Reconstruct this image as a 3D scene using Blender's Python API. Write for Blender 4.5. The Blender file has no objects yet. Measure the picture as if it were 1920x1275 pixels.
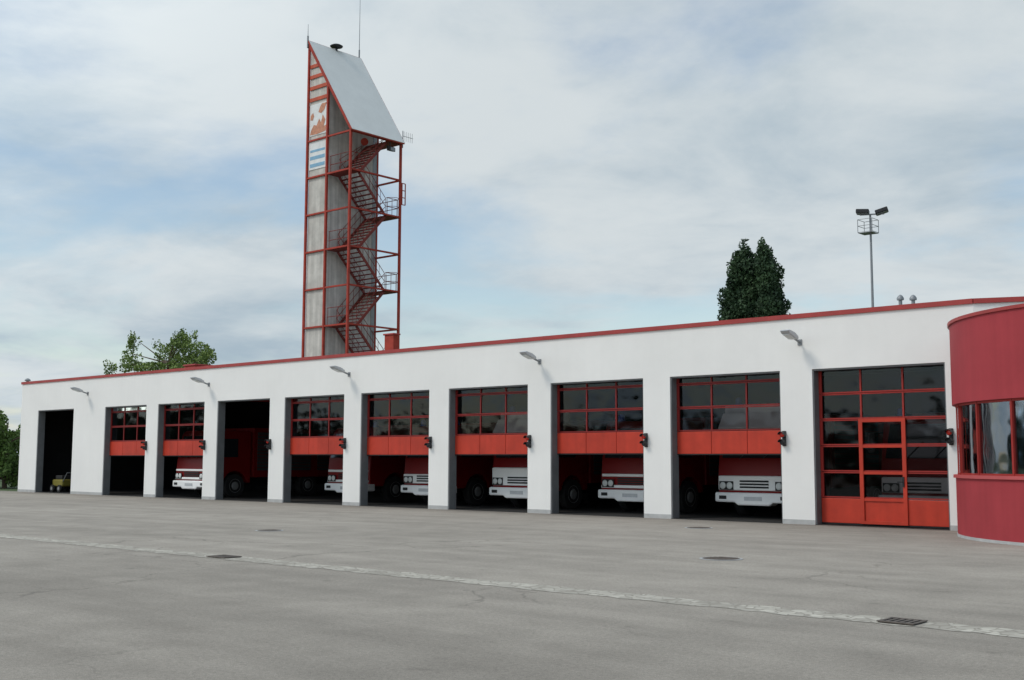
import bpy, math, random
from mathutils import Vector, Matrix
random.seed(7)
C = bpy.context.scene.collection
R = math.radians
# ------------------------------------------------------------------ camera
FP = 2200.0; CX = 960.0; CY = 637.5; CAMH = 1.6
pitch = math.atan(227.3/FP); roll = 0.0035
def rot(yaw): return Matrix.Rotation(yaw,3,'Z') @ Matrix.Rotation(math.pi/2+pitch,3,'X') @ Matrix.Rotation(roll,3,'Z')
def rayc(px,py,M): return M @ Vector(((px-CX)/FP, -(py-CY)/FP, -1.0))
v = rayc(-1544,856,rot(0)); yaw = math.pi - math.atan2(v.y,v.x)
RM = rot(yaw)
v = rayc(1527,984,RM); D = v.y*(-CAMH/v.z)
CAM = Vector((0,-D,CAMH))
def onY(px,py,Y=0.0):
    v = rayc(px,py,RM); return CAM + v*((Y-CAM.y)/v.y)
def onX(px,py,X):
    v = rayc(px,py,RM); return CAM + v*((X-CAM.x)/v.x)
def onZ(px,py,Z=0.0):
    v = rayc(px,py,RM); return CAM + v*((Z-CAM.z)/v.z)
cd = bpy.data.cameras.new('camera'); cam = bpy.data.objects.new('camera',cd); C.objects.link(cam)
cam.location = CAM; cam.rotation_euler = RM.to_euler()
cd.sensor_width = 36; cd.lens = FP/1920*36; cd.clip_end = 3000
bpy.context.scene.camera = cam

# ------------------------------------------------------------------ materials
def nn(nt,t,**k):
    n = nt.nodes.new(t)
    for a,b in k.items(): setattr(n,a,b)
    return n
def mat(name, col, rough=0.6, metal=0.0, var=0.12, scale=3.0, bump=0.0, bscale=40.0, spec=0.4, streak=0.0):
    m = bpy.data.materials.new(name); m.use_nodes = True; nt = m.node_tree; L = nt.links
    b = nt.nodes['Principled BSDF']; b.inputs['Roughness'].default_value = rough; b.inputs['Metallic'].default_value = metal
    b.inputs['Specular IOR Level'].default_value = spec
    g = nn(nt,'ShaderNodeNewGeometry')
    no = nn(nt,'ShaderNodeTexNoise'); no.inputs['Scale'].default_value = scale; no.inputs['Detail'].default_value = 6; no.inputs['Roughness'].default_value = .65
    L.new(g.outputs['Position'],no.inputs['Vector'])
    mr = nn(nt,'ShaderNodeMapRange'); mr.inputs['From Min'].default_value=.3; mr.inputs['From Max'].default_value=.7
    mr.inputs['To Min'].default_value=1-var; mr.inputs['To Max'].default_value=1+var
    L.new(no.outputs['Fac'],mr.inputs['Value'])
    fac = mr.outputs['Result']
    if streak>0:
        mp = nn(nt,'ShaderNodeMapping'); mp.inputs['Scale'].default_value=(5,5,.25); L.new(g.outputs['Position'],mp.inputs['Vector'])
        n2 = nn(nt,'ShaderNodeTexNoise'); n2.inputs['Scale'].default_value=1.0; n2.inputs['Detail'].default_value=5; L.new(mp.outputs[0],n2.inputs['Vector'])
        m2 = nn(nt,'ShaderNodeMapRange'); m2.inputs['From Min'].default_value=.35; m2.inputs['From Max'].default_value=.65
        m2.inputs['To Min'].default_value=1-streak; m2.inputs['To Max'].default_value=1; L.new(n2.outputs['Fac'],m2.inputs['Value'])
        mu = nn(nt,'ShaderNodeMath',operation='MULTIPLY'); L.new(fac,mu.inputs[0]); L.new(m2.outputs[0],mu.inputs[1]); fac = mu.outputs[0]
    vm = nn(nt,'ShaderNodeVectorMath',operation='SCALE'); vm.inputs[0].default_value = col[:3]; L.new(fac,vm.inputs['Scale'])
    L.new(vm.outputs[0],b.inputs['Base Color'])
    if bump>0:
        n3 = nn(nt,'ShaderNodeTexNoise'); n3.inputs['Scale'].default_value=bscale; n3.inputs['Detail'].default_value=4; L.new(g.outputs['Position'],n3.inputs['Vector'])
        bp = nn(nt,'ShaderNodeBump'); bp.inputs['Strength'].default_value=bump; bp.inputs['Distance'].default_value=.02
        L.new(n3.outputs['Fac'],bp.inputs['Height']); L.new(bp.outputs[0],b.inputs['Normal'])
    return m
def glassmat(name, tint=(.35,.38,.4), refl=.12, ior=1.5):
    m = bpy.data.materials.new(name); m.use_nodes=True; nt=m.node_tree; L=nt.links; nt.nodes.clear()
    o = nn(nt,'ShaderNodeOutputMaterial'); t = nn(nt,'ShaderNodeBsdfTransparent'); t.inputs[0].default_value=(*tint,1)
    g = nn(nt,'ShaderNodeBsdfGlossy'); g.inputs['Roughness'].default_value=.06; g.inputs[0].default_value=(.85,.92,1,1)
    ge = nn(nt,'ShaderNodeNewGeometry'); no = nn(nt,'ShaderNodeTexNoise'); no.inputs['Scale'].default_value=.9; L.new(ge.outputs['Position'],no.inputs['Vector'])
    bp = nn(nt,'ShaderNodeBump'); bp.inputs['Strength'].default_value=.4; bp.inputs['Distance'].default_value=.05; L.new(no.outputs['Fac'],bp.inputs['Height']); L.new(bp.outputs[0],g.inputs['Normal'])
    lw = nn(nt,'ShaderNodeFresnel'); lw.inputs[0].default_value=ior
    ad = nn(nt,'ShaderNodeMath',operation='ADD'); ad.inputs[1].default_value=refl; L.new(lw.outputs[0],ad.inputs[0])
    mx = nn(nt,'ShaderNodeMixShader'); L.new(ad.outputs[0],mx.inputs[0]); L.new(t.outputs[0],mx.inputs[1]); L.new(g.outputs[0],mx.inputs[2]); L.new(mx.outputs[0],o.inputs[0])
    return m
M = {}
M['stucco'] = mat('white_render',(.80,.785,.755),.9,0,.04,.4,.2,60,.15,.012)
M['plinth'] = mat('plinth_grey',(.42,.42,.41),.9,0,.15,3,.2)
M['reveal'] = mat('reveal_steel',(.15,.155,.16),.6,0,.15,2)
M['coping'] = mat('red_coping',(.34,.04,.035),.5,.0,.15,1.5)
M['doorred'] = mat('door_red',(.48,.042,.02),.45,0,.16,1.2,spec=.3,streak=.12)
M['doorframe'] = mat('door_frame_red',(.21,.016,.014),.5,0,.15,1.5,spec=.3)
M['doorframe_near'] = mat('door_frame_red_bright',(.30,.024,.018),.5,0,.15,1.5,spec=.3)
M['gasket'] = mat('black_gasket',(.02,.02,.02),.7)
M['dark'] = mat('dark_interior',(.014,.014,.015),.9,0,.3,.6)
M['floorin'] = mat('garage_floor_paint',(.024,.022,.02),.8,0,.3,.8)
M['glass'] = glassmat('door_glass',(.55,.52,.52),.0,1.42)
M['wglass'] = glassmat('window_glass',(.6,.64,.65),.16,1.5)
M['annex'] = mat('faded_wine_red',(.36,.042,.050),.65,0,.09,1.0,.04,20,.25,.08)
M['annex_trim'] = mat('annex_trim_red',(.46,.08,.08),.5,0,.1,2)
M['curtain'] = mat('curtain_cloth',(.85,.87,.88),.9,0,.1,2)
M['tower'] = mat('tower_red',(.34,.045,.028),.6,0,.25,2,spec=.2)
M['stair'] = mat('stair_red',(.18,.025,.018),.65,0,.2,2)
M['louvre'] = mat('louvre_orange_red',(.46,.075,.03),.6,0,.15,2)
M['clad'] = mat('pale_cladding',(.56,.53,.48),.7,0,.18,1.5,.05,10,.3,.25)
M['cladside'] = mat('shaft_side_cladding',(.56,.53,.50),.75,0,.22,1.2,.05,10,.3,.3)
M['roofpanel'] = mat('pale_roof_panel',(.70,.70,.68),.6,0,.05,1)
M['white'] = mat('white_paint',(.70,.70,.68),.5,0,.1,3)
M['blue'] = mat('sign_blue',(.20,.38,.52),.5)
M['orange'] = mat('emblem_orange',(.50,.22,.13),.6,0,.25,6)
M['black'] = mat('black_plastic',(.018,.018,.02),.5,0,.1,4)
M['grey'] = mat('grey_metal',(.24,.25,.26),.45,.3,.12,6)
M['lgrey'] = mat('light_grey_metal',(.5,.51,.52),.45,.2,.1,6)
M['lens'] = mat('lamp_lens',(.62,.64,.62),.12,0,.05)
M['redlens'] = mat('red_lens',(.5,.02,.01),.25,0,.05)
M['truckred'] = mat('truck_red',(.20,.008,.008),.4,0,.08,1,spec=.25)
M['shutter'] = mat('roller_shutter_metal',(.07,.07,.07),.6,.2,.12,6)
M['truckwhite'] = mat('truck_white',(.84,.84,.82),.35,0,.05,1)
M['windshield'] = mat('vehicle_glass',(.02,.025,.03),.08,0,.05,1,spec=.6)
M['tyre'] = mat('tyre_rubber',(.02,.02,.02),.85,0,.2,8)
M['rim'] = mat('wheel_rim',(.24,.24,.24),.6,0,.2,8)
M['beacon'] = mat('blue_beacon',(.02,.08,.5),.15,0,.05)
M['yellow'] = mat('yellow_paint',(.20,.17,.03),.6)
M['roofing'] = mat('roof_gravel',(.25,.25,.24),.95,0,.2,8)
M['iron'] = mat('cast_iron',(.12,.10,.085),.85,.0,.3,12,.3)
M['bark'] = mat('bark',(.09,.065,.045),.9,0,.3,8,.4)

def leafmat(name, dark, light):
    m = bpy.data.materials.new(name); m.use_nodes=True; nt=m.node_tree; L=nt.links
    b = nt.nodes['Principled BSDF']; b.inputs['Roughness'].default_value=.6; b.inputs['Specular IOR Level'].default_value=.25
    g = nn(nt,'ShaderNodeNewGeometry'); no = nn(nt,'ShaderNodeTexNoise'); no.inputs['Scale'].default_value=1.1; L.new(g.outputs['Position'],no.inputs['Vector'])
    ad = nn(nt,'ShaderNodeMath',operation='MULTIPLY_ADD'); ad.inputs[1].default_value=.45; L.new(g.outputs['Random Per Island'],ad.inputs[0]); 
    mr = nn(nt,'ShaderNodeMapRange'); mr.inputs['From Min'].default_value=.35; mr.inputs['From Max'].default_value=.65; mr.inputs['To Max'].default_value=.6; L.new(no.outputs['Fac'],mr.inputs['Value'])
    L.new(mr.outputs[0],ad.inputs[2])
    mx = nn(nt,'ShaderNodeMix',data_type='RGBA'); mx.inputs['A'].default_value=(*dark,1); mx.inputs['B'].default_value=(*light,1)
    L.new(ad.outputs[0],mx.inputs['Factor']); L.new(mx.outputs['Result'],b.inputs['Base Color'])
    return m
M['leaf_dark'] = leafmat('dark_leaves',(.015,.034,.018),(.050,.092,.036))
M['leaf_light'] = leafmat('light_leaves',(.075,.125,.03),(.25,.33,.09))
M['leaf_mid'] = leafmat('mid_leaves',(.04,.08,.02),(.16,.25,.06))

# ------------------------------------------------------------------ mesh builder
WL = {}
class MB:
    def __init__(s): s.v=[]; s.f=[]; s.mi=[]
    def add(s,vs,fs,mi=0):
        n=len(s.v); s.v+= [tuple(p) for p in vs]; s.f += [tuple(i+n for i in f) for f in fs]; s.mi += [mi]*len(fs); return s
    def box(s,x0,x1,y0,y1,z0,z1,mi=0,T=None):
        vs=[Vector((x,y,z)) for z in (z0,z1) for y in (y0,y1) for x in (x0,x1)]
        if T is not None: vs=[T@p for p in vs]
        return s.add(vs,[(0,2,3,1),(4,5,7,6),(0,1,5,4),(2,6,7,3),(0,4,6,2),(1,3,7,5)],mi)
    def bar(s,a,b,w,h=None,mi=0):
        a=Vector(a); b=Vector(b); h=h or w; d=b-a; l=d.length
        if l<1e-6: return s
        z=d/l; up=Vector((0,0,1)) if abs(z.z)<.95 else Vector((0,1,0))
        x=up.cross(z).normalized(); y=z.cross(x)
        T=Matrix((( x.x,y.x,z.x,a.x),(x.y,y.y,z.y,a.y),(x.z,y.z,z.z,a.z),(0,0,0,1)))
        return s.box(-w/2,w/2,-h/2,h/2,0,l,mi,T)
    def cyl(s,a,b,r0,r1=None,seg=16,mi=0,cap=True):
        a=Vector(a); b=Vector(b); r1=r0 if r1 is None else r1; d=(b-a).normalized()
        up=Vector((0,0,1)) if abs(d.z)<.95 else Vector((1,0,0))
        x=up.cross(d).normalized(); y=d.cross(x); vs=[]
        for c,r in ((a,r0),(b,r1)):
            for i in range(seg):
                t=2*math.pi*i/seg; vs.append(c+x*r*math.cos(t)+y*r*math.sin(t))
        fs=[(i,(i+1)%seg,seg+(i+1)%seg,seg+i) for i in range(seg)]
        if cap: fs += [tuple(range(seg-1,-1,-1)),tuple(range(seg,2*seg))]
        return s.add(vs,fs,mi)
    def lathe(s,c,prof,seg=20,mi=0):
        vs=[];
        for r,z in prof:
            for i in range(seg):
                t=2*math.pi*i/seg; vs.append((c[0]+r*math.cos(t),c[1]+r*math.sin(t),c[2]+z))
        fs=[]
        for k in range(len(prof)-1):
            for i in range(seg): fs.append((k*seg+i,k*seg+(i+1)%seg,(k+1)*seg+(i+1)%seg,(k+1)*seg+i))
        fs.append(tuple(range(seg-1,-1,-1))); fs.append(tuple((len(prof)-1)*seg+i for i in range(seg)))
        return s.add(vs,fs,mi)
    def prism(s,pts,ext,mi=0):
        n=len(pts); e=Vector(ext); vs=[Vector(p) for p in pts]; vs+= [p+e for p in vs]
        fs=[tuple(range(n-1,-1,-1)),tuple(range(n,2*n))]+[(i,(i+1)%n,n+(i+1)%n,n+i) for i in range(n)]
        return s.add(vs,fs,mi)
    def arc(s,c,r0,r1,a0,a1,z0,z1,seg=48,mi=0):
        vs=[]; fs=[]
        for i in range(seg+1):
            t=a0+(a1-a0)*i/seg; cx,sn=math.cos(t),math.sin(t)
            for r,z in ((r0,z0),(r1,z0),(r1,z1),(r0,z1)): vs.append((c[0]+r*cx,c[1]+r*sn,z))
        for i in range(seg):
            for k in range(4): fs.append((i*4+k,i*4+(k+1)%4,(i+1)*4+(k+1)%4,(i+1)*4+k))
        fs += [(0,3,2,1),(seg*4,seg*4+1,seg*4+2,seg*4+3)]
        return s.add(vs,fs,mi)
    def build(s,name,mats,parent=None,smooth=False,bevel=0,recalc=True):
        off = WL.get(parent.name,Vector((0,0,0))) if parent else Vector((0,0,0))
        me=bpy.data.meshes.new(name); me.from_pydata([tuple(Vector(p)-off) for p in s.v],[],s.f)
        if not isinstance(mats,(list,tuple)): mats=[mats]
        for m in mats: me.materials.append(m)
        me.polygons.foreach_set('material_index',s.mi)
        if recalc:
            import bmesh
            bm=bmesh.new(); bm.from_mesh(me); bmesh.ops.recalc_face_normals(bm,faces=bm.faces); bm.to_mesh(me); bm.free()
        if smooth:
            me.polygons.foreach_set('use_smooth',[True]*len(me.polygons))
            try: me.set_sharp_from_angle(angle=R(35))
            except Exception: pass
        me.update()
        o=bpy.data.objects.new(name,me); C.objects.link(o)
        if parent: o.parent=parent
        WL[o.name]=off.copy()
        if bevel>0:
            b=o.modifiers.new('bevel','BEVEL'); b.width=bevel; b.segments=2; b.limit_method='ANGLE'; b.angle_limit=R(35)
        return o
def tag(o,label,cat,group=None):
    o['label']=label; o['category']=cat
    if group: o['group']=group
    return o
def struct(o): o['kind']='structure'; return o
def thing(name,loc,label,cat,group=None):
    o=bpy.data.objects.new(name,None); C.objects.link(o); o.location=loc; WL[o.name]=Vector(loc); o.empty_display_size=.3
    return tag(o,label,cat,group)
def dup(root,loc,label,group=None,rz=None):
    r=root.copy(); C.objects.link(r); r.location=loc; r['label']=label
    if rz is not None: r.rotation_euler=(0,0,rz)
    if group: r['group']=group
    for ch in list(root.children):
        c=ch.copy(); C.objects.link(c); c.parent=r
        for g in list(ch.children):
            d=g.copy(); C.objects.link(d); d.parent=c
    return r

# ------------------------------------------------------------------ measured dimensions
HC = onY(1527,586).z; HD = onY(1527,692).z
XR10=onY(1779,900).x; XL10=onY(1527,900).x; XL2=onY(192,900).x
BAY=(XL10-XL2)/8; DW=XR10-XL10
XL1=onY(66,900).x; XR1=onY(133,900).x; XLEFT=onY(34,900).x; XP=onY(1826,620).x
doors=[(XL1,XR1)]+[(XL2+i*BAY,XL2+i*BAY+DW) for i in range(9)]

# ------------------------------------------------------------------ ground
YG=(onZ(100,1016).y+onZ(1700,1165).y)/2
def asphalt():
    m=bpy.data.materials.new('worn_asphalt'); m.use_nodes=True; nt=m.node_tree; L=nt.links; b=nt.nodes['Principled BSDF']
    b.inputs['Roughness'].default_value=.95; b.inputs['Specular IOR Level'].default_value=.05
    g=nn(nt,'ShaderNodeNewGeometry'); P=g.outputs['Position']
    def noise(sc,det,scale=(1,1,1),ro=.6):
        mp=nn(nt,'ShaderNodeMapping'); mp.inputs['Scale'].default_value=scale; L.new(P,mp.inputs['Vector'])
        n=nn(nt,'ShaderNodeTexNoise'); n.inputs['Scale'].default_value=sc; n.inputs['Detail'].default_value=det; n.inputs['Roughness'].default_value=ro
        L.new(mp.outputs[0],n.inputs['Vector']); return n.outputs['Fac']
    def rng(x,a,b_,c,d):
        r=nn(nt,'ShaderNodeMapRange'); r.inputs['From Min'].default_value=a; r.inputs['From Max'].default_value=b_; r.inputs['To Min'].default_value=c; r.inputs['To Max'].default_value=d
        L.new(x,r.inputs['Value']); return r.outputs[0]
    def mul(a,c):
        q=nn(nt,'ShaderNodeMath',operation='MULTIPLY'); L.new(a,q.inputs[0]); L.new(c,q.inputs[1]); return q.outputs[0]
    f=rng(noise(.13,4),.35,.65,.90,1.08)
    f=mul(f,rng(noise(1.1,6),.3,.7,.88,1.1))
    f=mul(f,rng(noise(1,5,(.05,1.1,1)),.35,.65,.90,1.06))
    f=mul(f,rng(noise(22,4,ro=.8),.3,.7,.80,1.2))
    f=mul(f,rng(noise(90,2,ro=.8),.3,.7,.72,1.28))
    sx=nn(nt,'ShaderNodeSeparateXYZ'); L.new(P,sx.inputs[0])
    wob=nn(nt,'ShaderNodeMath',operation='MULTIPLY_ADD'); wob.inputs[1].default_value=.5; L.new(noise(.5,4),wob.inputs[0]); L.new(sx.outputs['Y'],wob.inputs[2])
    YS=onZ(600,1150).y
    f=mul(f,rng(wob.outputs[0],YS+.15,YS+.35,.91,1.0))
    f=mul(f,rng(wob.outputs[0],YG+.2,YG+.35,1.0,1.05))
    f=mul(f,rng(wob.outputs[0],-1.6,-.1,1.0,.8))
    dn=nn(nt,'ShaderNodeTexNoise'); dn.inputs['Scale'].default_value=.9; dn.inputs['Detail'].default_value=5; L.new(P,dn.inputs['Vector'])
    va=nn(nt,'ShaderNodeVectorMath',operation='MULTIPLY_ADD'); va.inputs[1].default_value=(1.6,1.6,0); L.new(dn.outputs['Color'],va.inputs[0]); L.new(P,va.inputs[2])
    vo=nn(nt,'ShaderNodeTexVoronoi',feature='DISTANCE_TO_EDGE'); vo.inputs['Scale'].default_value=.22; L.new(va.outputs[0],vo.inputs['Vector'])
    cr=rng(vo.outputs['Distance'],.001,.005,1,0)
    cm=mul(cr,rng(noise(.16,2),.5,.58,0,1))
    f=mul(f,rng(cm,0,1,1,.74))
    f=mul(f,rng(noise(2.3,3,ro=.5),.66,.74,1,.84))
    vm=nn(nt,'ShaderNodeVectorMath',operation='SCALE'); vm.inputs[0].default_value=(.330,.297,.255); L.new(f,vm.inputs['Scale']); L.new(vm.outputs[0],b.inputs['Base Color'])
    bp=nn(nt,'ShaderNodeBump'); bp.inputs['Strength'].default_value=.4; bp.inputs['Distance'].default_value=.012; L.new(noise(70,4),bp.inputs['Height']); L.new(bp.outputs[0],b.inputs['Normal'])
    return m
M['asphalt']=asphalt()
M['grass']=mat('rough_grass',(.06,.09,.03),.95,0,.35,.8,.5,20)
struct(MB().box(-1500,1500,-1500,1500,-.3,-.02).build('ground',M['grass']))
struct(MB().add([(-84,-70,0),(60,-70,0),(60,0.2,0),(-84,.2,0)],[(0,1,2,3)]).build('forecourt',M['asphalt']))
def cobble():
    m=bpy.data.materials.new('cobble_gutter'); m.use_nodes=True; nt=m.node_tree; L=nt.links; b=nt.nodes['Principled BSDF']; b.inputs['Roughness'].default_value=.95; b.inputs['Specular IOR Level'].default_value=.05
    g=nn(nt,'ShaderNodeNewGeometry'); vo=nn(nt,'ShaderNodeTexVoronoi',feature='DISTANCE_TO_EDGE'); vo.inputs['Scale'].default_value=7; vo.inputs['Randomness'].default_value=.8; L.new(g.outputs['Position'],vo.inputs['Vector'])
    vc=nn(nt,'ShaderNodeTexVoronoi'); vc.inputs['Scale'].default_value=7; vc.inputs['Randomness'].default_value=.8; L.new(g.outputs['Position'],vc.inputs['Vector'])
    no=nn(nt,'ShaderNodeTexNoise'); no.inputs['Scale'].default_value=1.6; no.inputs['Detail'].default_value=6; L.new(g.outputs['Position'],no.inputs['Vector'])
    r=nn(nt,'ShaderNodeMapRange'); r.inputs['From Min'].default_value=.02; r.inputs['From Max'].default_value=.09; r.inputs['To Min'].default_value=.15; L.new(vo.outputs['Distance'],r.inputs['Value'])
    r2=nn(nt,'ShaderNodeMapRange'); r2.inputs['From Min'].default_value=.32; r2.inputs['From Max'].default_value=.58; r2.inputs['To Min'].default_value=.38; L.new(no.outputs['Fac'],r2.inputs['Value'])
    q=nn(nt,'ShaderNodeMath',operation='MULTIPLY'); L.new(r.outputs[0],q.inputs[0]); L.new(r2.outputs[0],q.inputs[1])
    s=nn(nt,'ShaderNodeSeparateColor'); L.new(vc.outputs['Color'],s.inputs[0])
    q2=nn(nt,'ShaderNodeMapRange'); q2.inputs['To Min'].default_value=.4; q2.inputs['To Max'].default_value=1; L.new(s.outputs[0],q2.inputs['Value'])
    q3=nn(nt,'ShaderNodeMath',operation='MULTIPLY'); L.new(q.outputs[0],q3.inputs[0]); L.new(q2.outputs[0],q3.inputs[1])
    mx=nn(nt,'ShaderNodeMix',data_type='RGBA'); mx.inputs['A'].default_value=(.27,.245,.21,1); mx.inputs['B'].default_value=(.56,.525,.45,1); L.new(q3.outputs[0],mx.inputs['Factor']); L.new(mx.outputs['Result'],b.inputs['Base Color'])
    return m
M['cobble']=cobble()
mb=MB(); n=700; pts=[]
for i in range(n+1):
    x=-84+144*i/n; pts.append((x,YG-.25+random.uniform(-.05,.05),.004)); pts.append((x,YG+.25+random.uniform(-.05,.05),.004))
mb.add(pts,[(2*i,2*i+2,2*i+3,2*i+1) for i in range(n)])
struct(mb.build('gutter',M['cobble']))
def manhole(px,py,r,label):
    p=onZ(px,py); t=thing('manhole_cover',(p.x,p.y,0),label,'manhole cover','manhole covers in the forecourt')
    MB().lathe((p.x,p.y,.004),[(r+.05,0),(r+.05,.004),(r+.01,.006),(r+.01,.001)],28).build('rim',M['plinth'],t)
    m=MB().lathe((p.x,p.y,.004),[(r,0),(r,.006)],28)
    for k in range(-3,4):
        w=math.sqrt(max(.01,1-(k/4)**2))*r*.85
        m.box(p.x-w,p.x+w,p.y+k*r/4-.012,p.y+k*r/4+.012,.0101,.016)
    m.build('lid',M['iron'],t)
manhole(505,995,.27,'small dark round manhole cover farthest left in the forecourt')
manhole(1310,990,.29,'dark manhole cover close to the second garage door from the right')
manhole(1352,1048,.31,'rusty manhole cover in mid forecourt nearer the viewer than the others')
def drain(px,py,w,label):
    p=onZ(px,py); p.y=YG; t=thing('drain_grate',(p.x,p.y,0),label,'drain','drain grates in the cobbled gutter')
    MB().box(p.x-w/2,p.x+w/2,p.y-.15,p.y+.15,.006,.012).build('drain_pit',M['gasket'],t)
    m=MB(); a=w/2
    m.box(p.x-a,p.x+a,p.y-.18,p.y-.14,.013,.024); m.box(p.x-a,p.x+a,p.y+.14,p.y+.18,.013,.024)
    k=int(w/.07)
    for i in range(k+1): m.box(p.x-a+i*(w-.035)/k,p.x-a+i*(w-.035)/k+.035,p.y-.139,p.y+.139,.013,.022)
    m.build('grate',M['iron'],t)
drain(392,1047,.5,'black drain grate on the left part of the cobbled gutter')
drain(1702,1165,.38,'black drain grate on the right part of the cobbled gutter')

# ------------------------------------------------------------------ garage building
st=thing('fire_station',(XLEFT,0,0),'long low white fire station garage with ten tall door bays and a red roof edge','building')
TH=.31; DEP=12.0
PQ=onZ(1920,556,HC); d2=Vector((PQ.x-XP,PQ.y,0)).normalized()
P0=Vector((XP,0,0)); P1=P0+d2*14; n2=Vector((-d2.y,d2.x,0))
mb=MB(); xs=[XLEFT]
for a,b in doors: xs+= [a,b]
xs.append(XP)
for i in range(0,len(xs),2): mb.box(xs[i],xs[i+1],0,TH,0,HD)
mb.box(XLEFT,XP,0,TH,HD,HC-.12)
mb.build('front_wall',M['stucco'],st)
MB().prism([P0,P1,P1+n2*.4,P0+n2*.45+Vector((0.0,0,0))],(0,0,HC-.12)).build('angled_wall',M['stucco'],st)
MB().box(XLEFT,XLEFT+.3,TH,DEP,0,HC-.12).build('side_wall',M['stucco'],st)
MB().box(XLEFT,XP+4,DEP,DEP+.3,0,HC-.12).build('back_wall',M['stucco'],st)
for i in range(0,len(xs),2): MB().box(xs[i]+(0 if i else -.004),xs[i+1],-.006,0.0-.0005,0.0,.12).build('plinth',M['plinth'],st)
mb=MB(); mb.box(XLEFT-.05,XP+.01,-.05,TH+.03,HC-.12,HC); mb.box(XLEFT-.05,XLEFT+.33,TH+.03,DEP+.33,HC-.12,HC); mb.box(XLEFT+.33,XP+4,DEP,DEP+.33,HC-.12,HC)
mb.build('roof_coping',M['coping'],st)
a=P0-n2*.05+Vector((0.012,0,0)); MB().prism([a+Vector((0,0,HC-.118)),P1-n2*.05+Vector((0,0,HC-.118)),P1+n2*.42+Vector((0,0,HC-.118)),P0+n2*.47+Vector((.012,0,HC-.118))],(0,0,.116)).build('roof_coping',M['coping'],st)
MB().box(XLEFT+.3,XP,TH,DEP,HC-.65,HC-.45).build('roof',M['roofing'],st)
MB().prism([(XP,TH+.02,HC-.65),(P1.x,P1.y+.5,HC-.65),(P1.x,DEP,HC-.65),(XP,DEP,HC-.65)],(0,0,.2)).build('roof',M['roofing'],st)
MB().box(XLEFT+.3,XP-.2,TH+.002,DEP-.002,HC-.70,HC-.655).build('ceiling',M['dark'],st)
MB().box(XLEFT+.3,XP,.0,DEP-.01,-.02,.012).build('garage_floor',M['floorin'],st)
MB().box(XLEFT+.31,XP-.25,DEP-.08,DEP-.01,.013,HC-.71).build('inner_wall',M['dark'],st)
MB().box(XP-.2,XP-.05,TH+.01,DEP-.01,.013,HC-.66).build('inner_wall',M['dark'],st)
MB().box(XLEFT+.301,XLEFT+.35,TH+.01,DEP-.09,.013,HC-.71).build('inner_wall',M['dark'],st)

ROWS=6; SH=HD/ROWS
def make_door(i,x0,x1,lift,wicket=False):
    mb=MB(); mb.box(x0+.001,x0+.035,.03,TH+.05,.014,HD-.04); mb.box(x1-.035,x1-.001,.03,TH+.05,.014,HD-.04); mb.box(x0+.001,x1-.001,.03,TH+.05,HD-.04,HD-.001)
    mb.build('door_lining',M['reveal'],st)
    a0,a1=x0+.04,x1-.04; Y0,Y1=TH-.03,TH+.03
    fm=M['doorframe_near'] if wicket else M['doorframe']
    if lift>=HD:
        f=MB(); 
        for k in range(7): f.box(a0,a1,.7+k*.62,.76+k*.62,HD+.05,HD+.1)
        for k in range(4): f.box(a0+(a1-a0-.07)*k/3,a0+(a1-a0-.07)*k/3+.07,.761,4.4,HD+.051,HD+.099)
        f.build('garage_door',M['doorframe'],st); return
    f=MB(); gl=MB(); ga=MB(); ztop=HD-.045
    w=(a1-a0)
    zb=lift
    ga.box(a0,a1,Y0+.005,Y1-.005,zb,zb+.03)
    for k in range(1,ROWS):
        z0=zb+k*SH; z1=z0+SH-.012
        if z0>ztop-.08: break
        f.box(a0,a1,Y0,Y1,z0,z0+.035)
        if z1<=ztop: f.box(a0,a1,Y0,Y1,z1-.03,z1)
        t=z1-.03 if z1<=ztop else ztop
        for c in range(4):
            cx=a0+.04+(w-.08)*c/3; hw=.04 if c in(0,3) else .022
            f.box(cx-hw,cx+hw,Y0+.001,Y1-.001,z0+.035,t)
        gl.add([(a0,TH,z0+.03),(a1,TH,z0+.03),(a1,TH,t),(a0,TH,t)],[(0,1,2,3)])
    d=f.build('garage_door',fm,st)
    for c in range(3):
        p0=a0+(w)*c/3; p1=a0+w*(c+1)/3
        MB().box(p0+.006,p1-.006,Y0-.008,Y1,zb+.03,zb+SH-.014).build('bottom_panel',M['doorred'],d,bevel=.01)
    MB().box(a0+.004,a1-.004,Y0+.012,Y1-.01,zb+.031,zb+SH-.012).build('panel_back',M['doorframe'],d)
    gl.build('glazing',M['glass'],d); ga.build('rubber_seal',M['gasket'],d)
    if wicket:
        wx0=a0+.045+(w-.09)/3; wx1=a0+.045+(w-.09)*2/3; wt=4*SH+.03
        k=MB(); yy0,yy1=Y0-.05,Y0-.012
        k.box(wx0-.06,wx0+.04,yy0,yy1,.06,wt); k.box(wx1-.04,wx1+.06,yy0,yy1,.06,wt); k.box(wx0+.04,wx1-.04,yy0,yy1,wt-.09,wt)
        k.box(wx0+.04,wx1-.04,yy0,yy1,.06,.14)
        for q in (1,2,3): k.box(wx0+.04,wx1-.04,yy0+.01,yy1,q*SH-.035,q*SH+.035)
        k.build('wicket_door',M['doorred'],d)
        h=MB(); h.box(wx1-.04,wx1+.0,yy0-.03,yy0-.001,1.0,1.25); h.bar((wx1-.02,yy0-.05,1.12),(wx1-.16,yy0-.05,1.12),.025); h.build('door_handle',M['black'],d)
LIFT=onY(1350,853,TH).z
lifts=[9,LIFT-.02,LIFT-.03,9,LIFT+.01,LIFT-.01,LIFT,LIFT+.02,LIFT,.03]
for i,((a,b),l) in enumerate(zip(doors,lifts)): make_door(i,a,b,l,i==9)

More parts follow.
